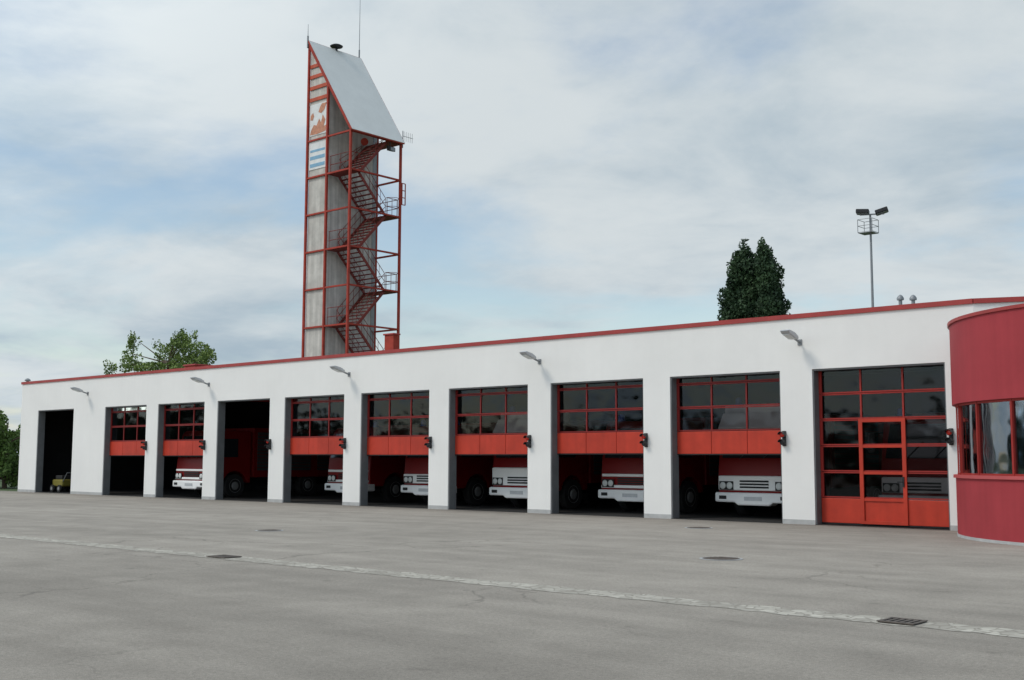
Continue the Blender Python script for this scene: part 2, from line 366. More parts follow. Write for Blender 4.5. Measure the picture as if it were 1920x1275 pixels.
# wall lamps
lamps=[(165,738,'farthest left, between first and second garage door'),(392,721,'between third and fourth garage door from the left'),(655,702,'between fifth and sixth garage door from the left'),(1012,678,'between seventh and eighth garage door from the left'),(1500,642,'nearest one, beside the glazed door at the right')]
def wall_lamp():
    t=thing('wall_lamp',(0,0,0),'','wall lamp','grey wall lamps along the white facade')
    MB().box(-.06,.06,-.03,-.001,-.08,.08).build('wall_plate',M['grey'],t,bevel=.008)
    m=MB(); m.cyl((0,-.02,0),(0,-.38,.10),.03); m.build('arm',M['grey'],t,True)
    T=Matrix.Translation((0,-.28,.08))@Matrix.Rotation(R(-16),4,'X')
    m=MB(); pr=[(0,-.03),(-.12,-.05),(-.5,-.05),(-.60,0.0),(-.52,.05),(-.25,.08),(-.05,.05)]
    m.prism([T@Vector((-.13,y,z)) for y,z in pr],T.to_3x3()@Vector((.26,0,0))); m.build('lamp_head',M['lgrey'],t,bevel=.025)
    m=MB(); m.box(-.10,.10,-.48,-.14,-.075,-.051,0,T); m.build('lamp_glass',M['lens'],t,bevel=.01)
    return t
wl=wall_lamp()
for k,(px,py,tx) in enumerate(lamps):
    p=onY(px,py); lab='grey wall lamp on white facade, '+tx
    if k==0: first=(p,lab)
    else: dup(wl,(p.x,0,p.z),lab)
wl.location=(first[0].x,0,first[0].z); wl['label']=first[1]
def signal():
    t=thing('signal_lamp',(0,0,0),'','signal lamp','signal lamps beside the garage doors')
    MB().box(-.05,.05,-.05,-.001,-.2,.2).build('bracket',M['black'],t,bevel=.008)
    for z,mm in ((.1,'redlens'),(-.1,'black')):
        h=MB(); h.cyl((.0,-.05,z),(.0,-.14,z),.075,.075,16); 
        ho=h.build('lamp_housing',M['black'],t,True)
        l=MB(); l.lathe((0,0,0),[(.07,0),(.06,.02),(.03,.035)],16); T=Matrix.Translation((0,-.142,z))@Matrix.Rotation(R(90),4,'X')
        l.v=[tuple(T@Vector(q)) for q in l.v]; l.build('lens',M[mm],ho,True)
        s=MB(); s.arc((0,0),.075,.082,R(0),R(180),0,.10,14); T=Matrix.Translation((0,-.14,z))@Matrix.Rotation(R(90),4,'X')
        s.v=[tuple(T@Vector(q)) for q in s.v]; s.build('visor',M['black'],ho)
    return t
sg=signal(); ords=['','second','third','fourth','fifth','sixth','seventh','eighth','ninth','tenth']
for i in range(1,10):
    x=doors[i][1]+.10; z=2.22
    lab='black and red signal lamp right of the %s garage door from the left'%ords[i]
    if i==1: sg.location=(x,0,z); sg['label']=lab
    else: dup(sg,(x,0,z),lab)

# ------------------------------------------------------------------ round annex
G1=onZ(1796,1004); G2=onZ(1920,1025)
ray=Vector((G1.x-CAM.x,G1.y-CAM.y,0)).normalized(); nr=Vector((ray.y,-ray.x,0)); dd=G2-G1; dd.z=0
rA=dd.length_squared/(2*nr.dot(dd))
rA=max(2.4,min(rA,4.4)); cA=G1+nr*rA
ax=thing('round_annex',(cA.x,cA.y,0),'round wine red control room with a window band at the right end of the garage','building')
a0,a1=R(160),R(368)
hT=CAMH+(866-608)/(1003-866)*CAMH+.02
hW1=CAMH+(866-757)/(1003-866)*CAMH; hW0=CAMH-(894-866)/(1003-866)*CAMH
MB().arc(cA,rA-.2,rA,a0,a1,0,hW0,90).build('lower_wall',M['annex'],ax,True)
MB().arc(cA,rA-.2,rA+.03,a0,a1,hW1,hT,90).build('upper_wall',M['annex'],ax,True)
MB().arc(cA,rA-.22,rA+.07,a0,a1,hT,hT+.07,90).build('roof_rim',M['coping'],ax,True)
MB().arc(cA,rA-.2,rA+.05,a0,a1,hW0+.001,hW0+.07,90).build('window_sill',M['annex_trim'],ax,True)
def hitang(px):
    v=rayc(px,866,RM); v.z=0; v.normalize(); o=Vector((CAM.x-cA.x,CAM.y-cA.y,0)); b=o.dot(v); c=o.length_squared-(rA-.08)**2; t=-b-math.sqrt(max(0,b*b-c)); h=o+v*t; return math.atan2(h.y,h.x)%(2*math.pi)
am1=hitang(1838); am2=hitang(1903); da=am2-am1
mb=MB()
k=-2
while am1+da*k < a1-.02:
    if am1+da*k > a0+.02:
        T=Matrix.Translation((cA.x,cA.y,0))@Matrix.Rotation(am1+da*k,4,'Z')
        mb.box(rA-.13,rA-.03,-.025,.025,hW0+.07,hW1-.001,0,T)
    k+=1
mb.arc(cA,rA-.13,rA-.04,a0,a1,hW1-.05,hW1-.002,90); mb.arc(cA,rA-.13,rA-.04,a0,a1,hW0+.071,hW0+.11,90)
fr=mb.build('window_frame',M['doorframe_near'],ax)
MB().arc(cA,rA-.09,rA-.08,a0,a1,hW0+.10,hW1-.04,90).build('window_glass',M['wglass'],fr,True)
mb=MB(); vs=[];fs=[]; N=90
c0=am1+da*.25; c1=am1+da*.8
for i in range(N+1):
    t=c0+(c1-c0)*i/N; rr=rA-.30+.06*math.sin(i*.35)+.02*math.sin(i*1.3)
    vs+= [(cA.x+rr*math.cos(t),cA.y+rr*math.sin(t),hW0+.05),(cA.x+(rr-.03)*math.cos(t),cA.y+(rr-.03)*math.sin(t),hW1)]
for i in range(N): fs.append((2*i,2*i+2,2*i+3,2*i+1))
mb.add(vs,fs).build('curtain',M['curtain'],ax,True,recalc=False)
MB().cyl((cA.x,cA.y,hT-.3),(cA.x,cA.y,hT-.1),rA-.21,seg=60).build('roof',M['roofing'],ax)
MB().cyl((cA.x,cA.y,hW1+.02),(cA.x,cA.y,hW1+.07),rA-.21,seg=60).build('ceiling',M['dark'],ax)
MB().arc(cA,rA-.005,rA+.012,a0,a1,.001,.06,90).build('plinth',M['plinth'],ax)

# ------------------------------------------------------------------ tower
YT0=13.0
pN=onY(651.5,600,YT0); XN=pN.x; XL=onY(569.5,600,YT0).x; XM=onY(607,600,YT0).x; YT1=onX(747,600,XN).y
zlow=onY(660,240,YT0).z; zhi=onY(586,82,YT0).z
def zs(x): return zlow+(zhi-zlow)*(XN-x)/(XN-XL)
tw=thing('hose_tower',(XN,YT0,0),'tall red steel stair tower with grey shaft and steep slanting pale roof behind the garage','tower')
MB().prism([(XL+.07,YT0+.07,0),(XM+.02,YT0+.07,0),(XM+.02,YT0+.07,zs(XM)-.25),(XL+.07,YT0+.07,zs(XL)-.35)],(0,YT1-YT0-.14,0)).build('shaft',M['clad'],tw)
MB().box(XM+.021,XM+.035,YT0+.09,YT1-.35,.0,zs(XM)-.4).build('shaft_side',M['cladside'],tw)
MB().box(XM+.021,XM+.06,YT1-.349,YT1-.08,.0,zs(XM)-.4).build('shaft_corner',M['grey'],tw)
PW=.06
for x,y in ((XL,YT0),(XL,YT1),(XN,YT0),(XN,YT1),(XM,YT0),(XM,YT1)):
    MB().box(x-PW,x+PW,y-PW,y+PW,0,zs(x)-.06).build('post',M['tower'],tw)
STEP=(zlow-onY(652,603,YT0).z)/5
levels=[zlow-.1-k*STEP for k in range(0,9) if zlow-k*STEP>.5]
for z in levels:
    m=MB(); h=.045
    m.box(XL+.075,XM-.075,YT0-.05,YT0+.05,z-h,z+h); m.box(XM+.075,XN-.075,YT0-.05,YT0+.05,z-h,z+h)
    m.box(XN-.05,XN+.05,YT0+.075,YT1-.075,z-h,z+h); m.box(XL+.075,XN-.075,YT1-.05,YT1+.05,z-h,z+h); m.box(XL-.05,XL+.05,YT0+.075,YT1-.075,z-h,z+h)
    m.build('ring_beam',M['tower'],tw)
for y in (YT0,YT1): MB().bar((XL-.02,y,zs(XL)+.0),(XN+.02,y,zs(XN)+.0),.13,.13).build('rafter',M['tower'],tw)
dn=Vector((zhi-zlow,0,XN-XL)).normalized()
q=[Vector((XL-.08,YT0-.1,zs(XL-.08))),Vector((XN+.1,YT0-.1,zs(XN+.1))),Vector((XN+.1,YT1+.1,zs(XN+.1))),Vector((XL-.08,YT1+.1,zs(XL-.08)))]
MB().prism([p+dn*.07 for p in q],dn*.08).build('roof_panel',M['roofpanel'],tw)
m=MB(); qq=[p+dn*.10 for p in q]
for i in range(4): m.bar(qq[i],qq[(i+1)%4],.05,.09)
m.build('roof_edge_trim',M['tower'],tw)
f0=XL+.09; f1=XM-.09; yf=YT0+.065
for py in (121,141,162,184):
    z=onY(597,py,YT0).z; x1=min(f1, XN-(z-zlow)/(zhi-zlow)*(XN-XL)-.1)
    if x1>f0+.05: MB().box(f0,x1,yf-.06,yf-.02,z-.10,z+.10).build('louvre',M['louvre'],tw)
za,zb=onY(595,252,YT0).z,onY(595,194,YT0).z
em=MB().box(f0,f1,yf-.03,yf,za,zb).build('emblem_board',M['white'],tw)
m=MB(); W=f1-f0; Hh=zb-za
def shape(mb,pts): mb.prism([(f0+W*a,yf-.034,za+Hh*b) for a,b in pts],(0,-.01,0))
shape(m,[(.05,.04),(.45,.02),(.92,.06),(.95,.24),(.80,.22),(.90,.42),(.75,.60),(.66,.36),(.55,.50),(.42,.30),(.26,.34),(.12,.20)])
shape(m,[(.50,.72),(.66,.66),(.82,.74),(.95,.96),(.70,.97),(.60,.88)]); shape(m,[(.06,.52),(.18,.50),(.26,.62),(.20,.74),(.08,.66)])
m.build('emblem',M['orange'],em)
za,zb=onY(594,316,YT0).z,onY(594,262,YT0).z
sb=MB().box(f0,f1,yf-.03,yf,za,zb).build('sign_board',M['white'],tw)
m=MB(); Hh=zb-za
for a,b in ((.08,.20),(.34,.46),(.60,.68)): m.box(f0+.12,f1-.15,yf-.04,yf-.031,za+Hh*a,za+Hh*b)
m.build('sign_stripes',M['blue'],sb)
sx0,sx1=XM+.18,XN-.16; yA,yB=YT0+.75,YT1-.95
def landing(z,back,rail):
    y0,y1=(yB,YT1-.08) if back else (YT0+.08,yA)
    l=MB().box(XM+.1,XN-.08,y0,y1,z-.06,z).build('landing',M['stair'],tw)
    if not rail: return
    r=MB()
    for h in (.5,1.0):
        r.cyl((XN-.1,y0,z+h),(XN-.1,y1,z+h),.02,seg=6)
        ye=y1-.03 if back else y0+.03
        if back:
            pts=[(XN-.1+.40*math.sin(math.pi*k/10), y0+(y1-y0)*k/10, z+h) for k in range(11)]
            for k in range(10): r.cyl(pts[k],pts[k+1],.015,seg=6)
        r.cyl((XM+.15,ye,z+h),(XN-.1,ye,z+h),.02,seg=6)
    for k in range(3):
        x=XM+.2+(XN-.3-XM)*k/2; r.cyl((x,y1-.03 if back else y0+.03,z),(x,y1-.03 if back else y0+.03,z+1),.016,seg=6)
    for k in range(3):
        y=y0+.05+(y1-y0-.1)*k/2; r.cyl((XN-.1,y,z),(XN-.1,y,z+1),.016,seg=6)
    r.build('railing',M['stair'],l)
for k,z in enumerate(levels):
    back=(k%2==0)
    landing(z,back,k>0)
    if k+1<len(levels):
        z2=levels[k+1]; ys,ye=(yB,yA) if back else (yA,yB)
        f=MB()
        for x in (sx0,sx1): f.bar((x,ys,z-.05),(x,ye,z2-.05),.045,.15)
        nT=10
        for t in range(1,nT):
            yy=ys+(ye-ys)*t/nT; zz=z+(z2-z)*t/nT; f.box(sx0+.025,sx1-.025,yy-.09,yy+.09,zz-.025,zz+.005)
        fl=f.build('stair_flight',M['stair'],tw)
        for x in (sx0,sx1):
            h=MB()
            for hh in (.5,.95): h.cyl((x,ys,z+hh if k else z+.2),(x,ye,z2+hh),.017,seg=6)
            for t in range(1,6): 
                yy=ys+(ye-ys)*t/5; zz=z+(z2-z)*t/5; h.cyl((x,yy,zz),(x,yy,zz+(.95 if k else .6)),.013,seg=6)
            h.build('handrail',M['stair'],fl)
m=MB(); zz0,zz1=onX(757,385,XN).z,onX(757,345,XN).z
for y in (YT1+.1,YT1+.35):
    m.bar((XN+.05,y,zz0),(XN+.05,y,zz1),.045)
for k in range(4): m.bar((XN+.05,YT1+.0,zz0+(zz1-zz0)*k/3),(XN+.05,YT1+.35,zz0+(zz1-zz0)*k/3),.04)
m.build('side_bracket',M['tower'],tw)
ridge=zhi+.2
ym=onX(630,80,XL).y; 
t=thing('siren',(XL+.05,ym,ridge),'black mushroom shaped siren on the very top of the tower','siren')
MB().cyl((XL+.05,ym,ridge-.25),(XL+.05,ym,ridge+.14),.07).build('stem',M['black'],t)
MB().lathe((XL+.05,ym,ridge+.12),[(.14,0),(.36,.06),(.38,.11),(.26,.18),(.08,.22)],20).build('horn_cap',M['black'],t,True)
ta=MB(); b=Vector((XL,YT1,zhi-.2)); ta.cyl(b,b+Vector((0,0,.9)),.045,seg=8); ta.cyl(b+Vector((0,0,.9)),b+Vector((0,0,4.2)),.022,.012,seg=8)
tag(ta.build('whip_antenna',M['grey']),'tall thin whip antenna on the right end of the tower ridge','antenna')
ta=MB(); b=Vector((XL-.05,YT0-.1,zhi-.2)); ta.cyl(b,b+Vector((0,0,.7)),.05,seg=8); ta.cyl(b+Vector((0,0,.7)),b+Vector((0,0,1.4)),.02,.01,seg=8)
tag(ta.build('rod_antenna',M['grey']),'short rod on the left peak of the tower','antenna')
t=thing('yagi_antenna',(XN,YT1,zlow),'small grey comb shaped antenna at the right edge of the tower roof','antenna')
yb=YT1+.15
MB().cyl((XN,yb,zlow-.3),(XN,yb,zlow+.7),.025,seg=8).build('mast',M['grey'],t)
m=MB(); m.cyl((XN,yb,zlow+.4),(XN,yb+.8,zlow+.4),.014,seg=6)
for k in range(5): m.cyl((XN,yb+.1+k*.16,zlow+.12),(XN,yb+.1+k*.16,zlow+.68),.011,seg=6)
m.build('elements',M['grey'],t)
p=onX(731,278,XN)
t=thing('floodlight',(XN,p.y,p.z),'dark floodlight hanging under the low edge of the tower roof','floodlight')
MB().bar((XN,p.y,p.z+.15),(XN,p.y,zlow-.16),.04).build('bracket',M['black'],t)
MB().prism([(XN-.05,p.y-.2,p.z-.15),(XN+.25,p.y-.2,p.z-.22),(XN+.25,p.y-.2,p.z+.02),(XN-.05,p.y-.2,p.z+.15)],(0,.4,0)).build('housing',M['black'],t,bevel=.02)
MB().box(XN+.251,XN+.262,p.y-.16,p.y+.16,p.z-.19,p.z-.01).build('lens',M['grey'],t)
p=onX(684,266,XM+.6)
t=thing('loudspeaker',(XM+.6,p.y,p.z),'red horn loudspeaker under the tower roof','loudspeaker')
m=MB(); m.cyl((XM+.5,p.y,p.z),(XM+.75,p.y-.15,p.z-.05),.07,.22,16); m.build('horn',M['tower'],t,True)
MB().cyl((XM+.35,p.y+.05,p.z+.02),(XM+.5,p.y,p.z),.09,.09,12).build('driver',M['stair'],t)

# ------------------------------------------------------------------ roof objects
def vent(px,py,Y,h,r,label):
    p=onY(px,py,Y); t=thing('roof_vent',(p.x,Y,HC-.45),label,'roof vent','roof vents on the flat roof')
    MB().cyl((p.x,Y,HC-.45),(p.x,Y,p.z-.06),r,seg=16).build('pipe',M['grey'],t,True)
    MB().lathe((p.x,Y,p.z-.1),[(r*1.9,0),(r*2.0,.05),(r*1.2,.12),(r*.3,.15)],18).build('cap',M['grey'],t,True)
vent(1688,556,3.5,0,.05,'left one of the two small mushroom vents near the mast')
vent(1712,556,3.5,0,.05,'right one of the two small mushroom vents near the mast')
vent(52,711,3.0,0,.08,'small vent at the far left corner of the roof')
def rbox(px0,px1,py,Y,dep,label,name,cat):
    a=onY(px0,py,Y); b=onY(px1,py,Y); t=thing(name,(a.x,Y,HC-.45),label,cat)
    MB().box(a.x,b.x,Y,Y+dep,HC-.45,a.z-.08).build('box_body',M['tower'],t,bevel=.02)
    MB().box(a.x-.06,b.x+.06,Y-.06,Y+dep+.06,a.z-.08,a.z).build('lid',M['coping'],t,bevel=.02)
    m=MB()
    for k in range(5): m.box(a.x+.1,b.x-.1,Y-.015,Y-.001,HC+.1+k*.1,HC+.14+k*.1)
    m.build('vent_grille',M['gasket'],t)
rbox(721,738,626,10.2,.35,'red metal plant box on the roof at the foot of the tower','plant_box','roof box')
rbox(346,366,684,6,1.4,'low red roof hatch left of the tower','roof_hatch','roof hatch')

# floodlight mast
p=onY(1636,560,16.0); zt=onY(1634,402,16.0).z; mx_,my=p.x,16.0
t=thing('floodlight_mast',(mx_,my,0),'tall thin grey floodlight mast with cage platform behind the garage roof','light mast')
MB().cyl((mx_,my,0),(mx_,my,zt),.075,.04,12).build('pole',M['grey'],t,True)
z0=onY(1630,436,16.0).z; z1=onY(1630,412,16.0).z
m=MB(); hw=.30
for z in (z0,(z0+z1)/2,z1):
    c=[(-hw-.1,-hw),(hw-.1,-hw),(hw-.1,hw),(-hw-.1,hw)]
    for i in range(4): m.cyl((mx_+c[i][0],my+c[i][1],z),(mx_+c[(i+1)%4][0],my+c[(i+1)%4][1],z),.011,seg=6)
for a_ in c: m.cyl((mx_+a_[0],my+a_[1],z0),(mx_+a_[0],my+a_[1],z1),.013,seg=6)
m.box(mx_-hw-.1,mx_+hw-.1,my-hw,my+hw,z0-.03,z0-.021)
m.build('platform_cage',M['grey'],t)
m=MB(); m.bar((mx_-.35,my-.2,zt),(mx_+.5,my+.2,zt),.05); m.build('crossarm',M['grey'],t)
for sx,yy,ti in ((-.25,-.15,4),(.42,.2,-16)):
    T=Matrix.Translation((mx_+sx,my+yy,zt+.04))@Matrix.Rotation(R(20),4,'Z')@Matrix.Rotation(R(ti),4,'Y')
    h=MB(); h.box(-.25,.25,-.24,.24,0,.16,0,T); hd=h.build('floodlight_head',M['black'],t,bevel=.03)
    g=MB(); g.box(-.21,.21,-.2,.2,-.012,-.001,0,T); g.build('lens',M['grey'],hd)

# ------------------------------------------------------------------ trees
def leaves(clumps,n,size,seed,mb=None):
    rnd=random.Random(seed); mb=mb or MB(); V=mb.v; F=mb.f; tot=sum(c[3]*c[4]*c[5] for c in clumps)
    for (x,y,z,a,b,c) in clumps:
        k=int(n*a*b*c/tot)
        for _ in range(k):
            while True:
                u=Vector((rnd.uniform(-1,1),rnd.uniform(-1,1),rnd.uniform(-1,1)))
                if u.length<1: break
            u=u*(.55+.45*u.length) if u.length>.01 else u
            u=u.normalized()*(u.length**.5)
            p=Vector((x+u.x*a,y+u.y*b,z+u.z*c)); s=size*rnd.uniform(.6,1.4)
            n1=Vector((rnd.gauss(0,1),rnd.gauss(0,1),rnd.gauss(0,.7))).normalized(); n2_=n1.orthogonal().normalized()
            n3=n1.cross(n2_); ang=rnd.uniform(0,6.28); e1=n2_*math.cos(ang)+n3*math.sin(ang); e2=n1.cross(e1)
            i=len(V); V.extend([tuple(p-e1*s*.5),tuple(p+e2*s*.28),tuple(p+e1*s*.5),tuple(p-e2*s*.28)]); F.append((i,i+1,i+2,i+3)); mb.mi.append(0)
    return mb
def tree(name,base,clumps,n,size,leaf,label,cat,trunkr,seed,group=None,ttop=None):
    t=thing(name,base,label,cat,group); m=MB(); bz=Vector(base); zc=[c for c in clumps]
    top=max(c[2] for c in clumps) if ttop is None else ttop
    prev=bz; k=6; rnd=random.Random(seed)
    for i in range(1,k+1):
        nx=Vector((bz.x+rnd.uniform(-.1,.1),bz.y+rnd.uniform(-.1,.1),bz.z+(top-bz.z)*i/k)); m.cyl(prev,nx,trunkr*(1-.8*(i-1)/k),trunkr*(1-.8*i/k),8,cap=False); prev=nx
    for c in zc[::max(1,len(zc)//14)]:
        h=max(bz.z+.5,c[2]-1.0); m.cyl((bz.x,bz.y,min(h,top)),(c[0],c[1],c[2]),trunkr*.35,trunkr*.08,6,cap=False)
    m.build('trunk',M['bark'],t,True,recalc=False)
    leaves(clumps,n,size,seed).build('crown',M[leaf],t,recalc=False)
    return t
YC=18.0
def P(px,py,Y): return onY(px,py,Y)
cl=[]; rnd=random.Random(3)
rows=[(468,[(1396,7),(1429,7)]),(480,[(1395,13),(1431,13)]),(490,[(1392,17),(1411,8),(1433,17)]),(502,[(1390,20),(1411,15),(1436,20)]),(516,[(1387,22),(1411,20),(1438,22)]),(532,[(1385,24),(1411,24),(1441,24)]),(552,[(1382,25),(1411,26),(1443,25)]),(572,[(1380,26),(1411,26),(1445,26)]),(592,[(1379,26),(1411,26),(1446,26)]),(620,[(1380,28),(1411,26),(1445,27)]),(650,[(1383,28),(1411,26),(1441,27)])]
for py,ls in rows:
    for c_,w_ in ls:
        p=P(c_,py,YC); s=w_/44.0
        for _ in range(3):
            cl.append((p.x+rnd.uniform(-.3,.3)*s,YC+rnd.uniform(-.5,.5)*min(1,s*2),p.z+rnd.uniform(-.15,.15),s*rnd.uniform(.7,1.05),s*.9+.1,.34+rnd.uniform(0,.2)))
for _ in range(90):
    py=rnd.uniform(480,600); hw=22+ (py-480)/120*38; side=rnd.choice((-1,1)); p=P(1411+side*min(hw,60)*rnd.uniform(.9,1.03),py,YC); cl.append((p.x,YC+rnd.uniform(-.4,.4),p.z,.11,.11,.34))
for px in (1397,1426,1431): 
    p=P(px,460,YC); cl.append((p.x,YC,p.z,.08,.08,.38))
pb=P(1411,600,YC)
for z in (2.6,3.4,4.2,5.0): cl.append((pb.x,YC,z,1.1,1.1,.8))
tree('columnar_tree',(pb.x,YC,-.02),cl,50000,.14,'leaf_dark','dark green narrow tree with two pointed tops behind the garage roof','tree',.2,5,ttop=7.5)
YL=22.0; cl=[]; rnd=random.Random(11)
for px,py,w,h in ((245,662,9,26),(258,682,16,12),(296,668,15,22),(322,654,20,18),(345,640,19,14),(366,656,22,16),(386,670,14,14),(335,680,36,14),(300,692,36,12),(350,692,40,12),(216,689,13,9),(246,640,4,13),(340,630,6,10)):
    p=P(px,py,YL); cl.append((p.x,YL+rnd.uniform(-1,1),p.z,w/24,w/24,h/24))
    for _ in range(7):
        cl.append((p.x+rnd.uniform(-1.1,1.1)*w/24,YL+rnd.uniform(-1,1)*w/24,p.z+rnd.uniform(-1,1)*h/24,rnd.uniform(.12,.35),rnd.uniform(.15,.4),rnd.uniform(.2,.6)))
pb=P(315,690,YL)
for k in range(12): cl.append((pb.x+rnd.uniform(-2,2),YL+rnd.uniform(-2,2),rnd.uniform(4.5,7),1,1,.8))
tree('leafy_tree',(pb.x,YL,-.02),cl,19000,.2,'leaf_light','bright green loose leafy tree showing above the left part of the roof','tree',.22,8,ttop=9)
for k,(px,py,Y,w,hh,lab) in enumerate(((14,800,3.0,2.4,4.6,'dark green bushy tree just past the left end of the garage'),(-60,800,2,2.4,4.2,'green bushy tree at the left picture edge'),(24,820,14.0,2.6,4.4,'green bushy tree behind the left end of the garage'))):
    p=P(px,py,Y); cl=[]; rnd=random.Random(40+k)
    if k==0 and p.x>XLEFT-2: p.x=XLEFT-2.0
    for _ in range(26): cl.append((p.x+rnd.uniform(-1,1)*w*.7,Y+rnd.uniform(-1,1)*w*.7,rnd.uniform(.5,hh-.5),rnd.uniform(.5,1),rnd.uniform(.5,1),rnd.uniform(.4,.8)))
    tree('bushy_tree',(p.x,Y,-.02),cl,11000,.2,'leaf_mid',lab,'tree',.15,50+k,ttop=hh-1)
# wood on the far side of the yard (seen only in the panes)
rnd=random.Random(77); near=[]; farc=[]
for k in range(110):
    x=-170+k*2.4+rnd.uniform(-1,1)
    near.append((x,-100+rnd.uniform(-3,3),rnd.uniform(2,5.2),2.6,2,rnd.uniform(2,3.6))); near.append((x,-100,1.5,2.6,2,2.2))
for k in range(130):
    x=-640+k*3.7; h_=8+10*min(1,(-120-x)/300 if x<-120 else 0)
    farc.append((x,-104+rnd.uniform(-3,3),h_*.5+rnd.uniform(-1,1),4,3,h_*.55))
mbw=leaves(near,50000,.9,5); mbw=leaves(farc,45000,2.2,6,mbw)
o=mbw.build('far_wood',M['leaf_dark'],recalc=False); o['kind']='stuff'; tag(o,'wood across the yard that shows only as reflection in the panes','trees')

# ------------------------------------------------------------------ vehicles
def wheel(t,x,y,z,r,w,rim):
    wh=MB(); s=1 if x>0 else -1
    def ln(mb,prof,seg=24):
        T=Matrix.Translation((x,y,z))@Matrix.Rotation(R(90)*s,4,'Y'); k=MB().lathe((0,0,0),prof,seg); k.v=[tuple(T@Vector(q)) for q in k.v]; mb.add(k.v,k.f); return mb
    o=ln(MB(),[(r*.6,-w/2),(r*.95,-w/2),(r,-w/2+.04),(r,w/2-.04),(r*.95,w/2),(r*.6,w/2)]).build('wheel',M['tyre'],t,True)
    ln(MB(),[(r*.62,w/2-.05),(r*.58,w/2+.004),(r*.4,w/2-.02),(r*.28,w/2+.03),(r*.1,w/2+.035)]).build('rim',M[rim],o,True)
def prof_arch(pts,arches,zb,r):
    out=list(pts)
    for yc,zc in arches:
        dz=zb-zc; hw=math.sqrt(r*r-dz*dz); a=math.asin(dz/r)
        for k in range(0,9):
            t=a+(math.pi-2*a)*k/8; out.append((yc+r*math.cos(t),zc+r*math.sin(t)))
    return out
def fire_truck(loc,label,wt=1.25,visor=False,beacons=True,style=0):
    t=thing('fire_truck',(0,0,0),label,'fire engine','fire engines parked nose out in the bays')
    pr=prof_arch([(.02,.62),(0,wt),(.05,1.65),(.26,2.68),(.42,2.86),(2.15,2.86),(2.15,.62)],[(1.35,.5)],.62,.62)
    MB().prism([(-1.22,y,z) for y,z in pr],(2.44,0,0)).build('cab',M['truckred'],t,bevel=.05)
    m=MB(); m.prism([(-1.25,-.14,.44),(-.62,-.14,.44),(-.5,-.14,.36),(.5,-.14,.36),(.62,-.14,.44),(1.25,-.14,.44),(1.25,-.14,.72),(-1.25,-.14,.72)],(0,.42,0)); m.build('bumper',M['truckwhite'],t,bevel=.05)
    if style==0:
        MB().box(-1.18,1.18,-.06,.02,.78,wt).build('front_panel',M['truckwhite'],t,bevel=.04)
        g=MB()
        for k in range(3): g.box(-.46,.46,-.075,-.061,.85+k*.085,.85+k*.085+.05)
        g.build('grille',M['gasket'],t)
    else:
        g=MB()
        for k in range(3): g.box(-.55,.55,-.03,-.001,.89+k*.075,.89+k*.075+.045)
        g.build('grille',M['gasket'],t)
        MB().box(-1.15,1.15,-.04,.02,wt,wt+.09).build('front_panel',M['truckwhite'],t,bevel=.02)
        MB().box(-1.18,1.18,-.045,.02,.77,.86).build('front_panel',M['truckwhite'],t,bevel=.02)
    g=MB(); g.box(-.28,.28,-.152,-.141,.50,.61); g.build('number_plate_holder',M['lgrey'],t)
    for s in (-1,1):
        y0=-.085 if style==0 else -.07
        h=MB(); h.box(s*.90-.23,s*.90+.23,y0,y0+.023,.79,1.04); hh=h.build('headlight',M['gasket'],t,bevel=.01)
        for dx in (-.11,.11):
            l=MB(); l.lathe((0,0,0),[(.10,0),(.085,.015),(.04,.024)],14); T=Matrix.Translation((s*.9+dx,y0-.001,.915))@Matrix.Rotation(R(90),4,'X'); l.v=[tuple(T@Vector(q)) for q in l.v]; l.build('lens',M['lens'],hh,True)
        f=MB(); f.box(s*.98-.12,s*.98+.12,-.155,-.141,.53,.63); f.build('fog_light',M['gasket'],t,bevel=.008)
        mr=MB(); mr.bar((s*1.2,.3,2.4),(s*1.5,.15,2.4),.03); mr.box(s*1.5-.1,s*1.5+.1,.1,.18,1.85,2.4); mr.build('mirror',M['black'],t,bevel=.02)
        w=MB(); w.box(s*1.235-.012,s*1.235+.012,.48,1.45,1.72,2.5); w.build('side_window',M['windshield'],t,bevel=.01)
        wheel(t,s*1.08,1.35,.5,.5,.3,'rim'); wheel(t,s*1.05,5.3,.5,.5,.34,'rim')
    w=MB(); w.prism([(-1.08,.045,1.70),(1.08,.045,1.70),(1.0,.235,2.62),(-1.0,.235,2.62)],(0,-.02,.004)); w.build('windshield',M['windshield'],t)
    for s in (-.5,.25): MB().bar((s,.01,1.68),(s+.45,.10,2.15),.02).build('wiper',M['black'],t)
    b=MB(); b.box(-1.24,1.24,2.25,7.3,.85,3.0); bd=b.build('body',M['truckred'],t,bevel=.03)
    for s in (-1,1):
        for y in (2.45,4.1,5.8):
            k=MB()
            for q in range(12): k.box(s*1.25-.012,s*1.25+.012,y,y+1.3,1.15+q*.14,1.15+q*.14+.12)
            k.build('roller_shutter',M['shutter'],bd)
    c=MB(); c.box(-.45,.45,.3,7.1,.5,.84); c.build('chassis',M['black'],t)
    if visor:
        v_=MB(); v_.prism([(-1.15,.02,2.50),(1.15,.02,2.50),(1.15,.32,2.95),(-1.15,.32,2.95)],(0,-.1,.06)); v_.box(-1.15,1.15,.33,1.2,2.88,3.25); v_.build('roof_visor',M['truckwhite'],t,bevel=.02)
    if beacons:
        for s in (-1,1):
            zz=3.25 if visor else 2.86
            MB().lathe((s*.85,.62,zz),[(.12,0),(.12,.05),(.10,.06),(.10,.18),(.06,.22)],16).build('beacon',M['beacon'],t,True)
    t.location=loc; return t
bc=lambda i:(doors[i][0]+doors[i][1])/2
fire_truck((bc(2)-.12,.72,.012),'red fire engine with white bumper in the third bay from the left',1.12,style=1,beacons=False)
fire_truck((bc(4)+.0,1.75,.012),'red fire engine with white bumper in the fifth bay from the left',1.15,style=1)
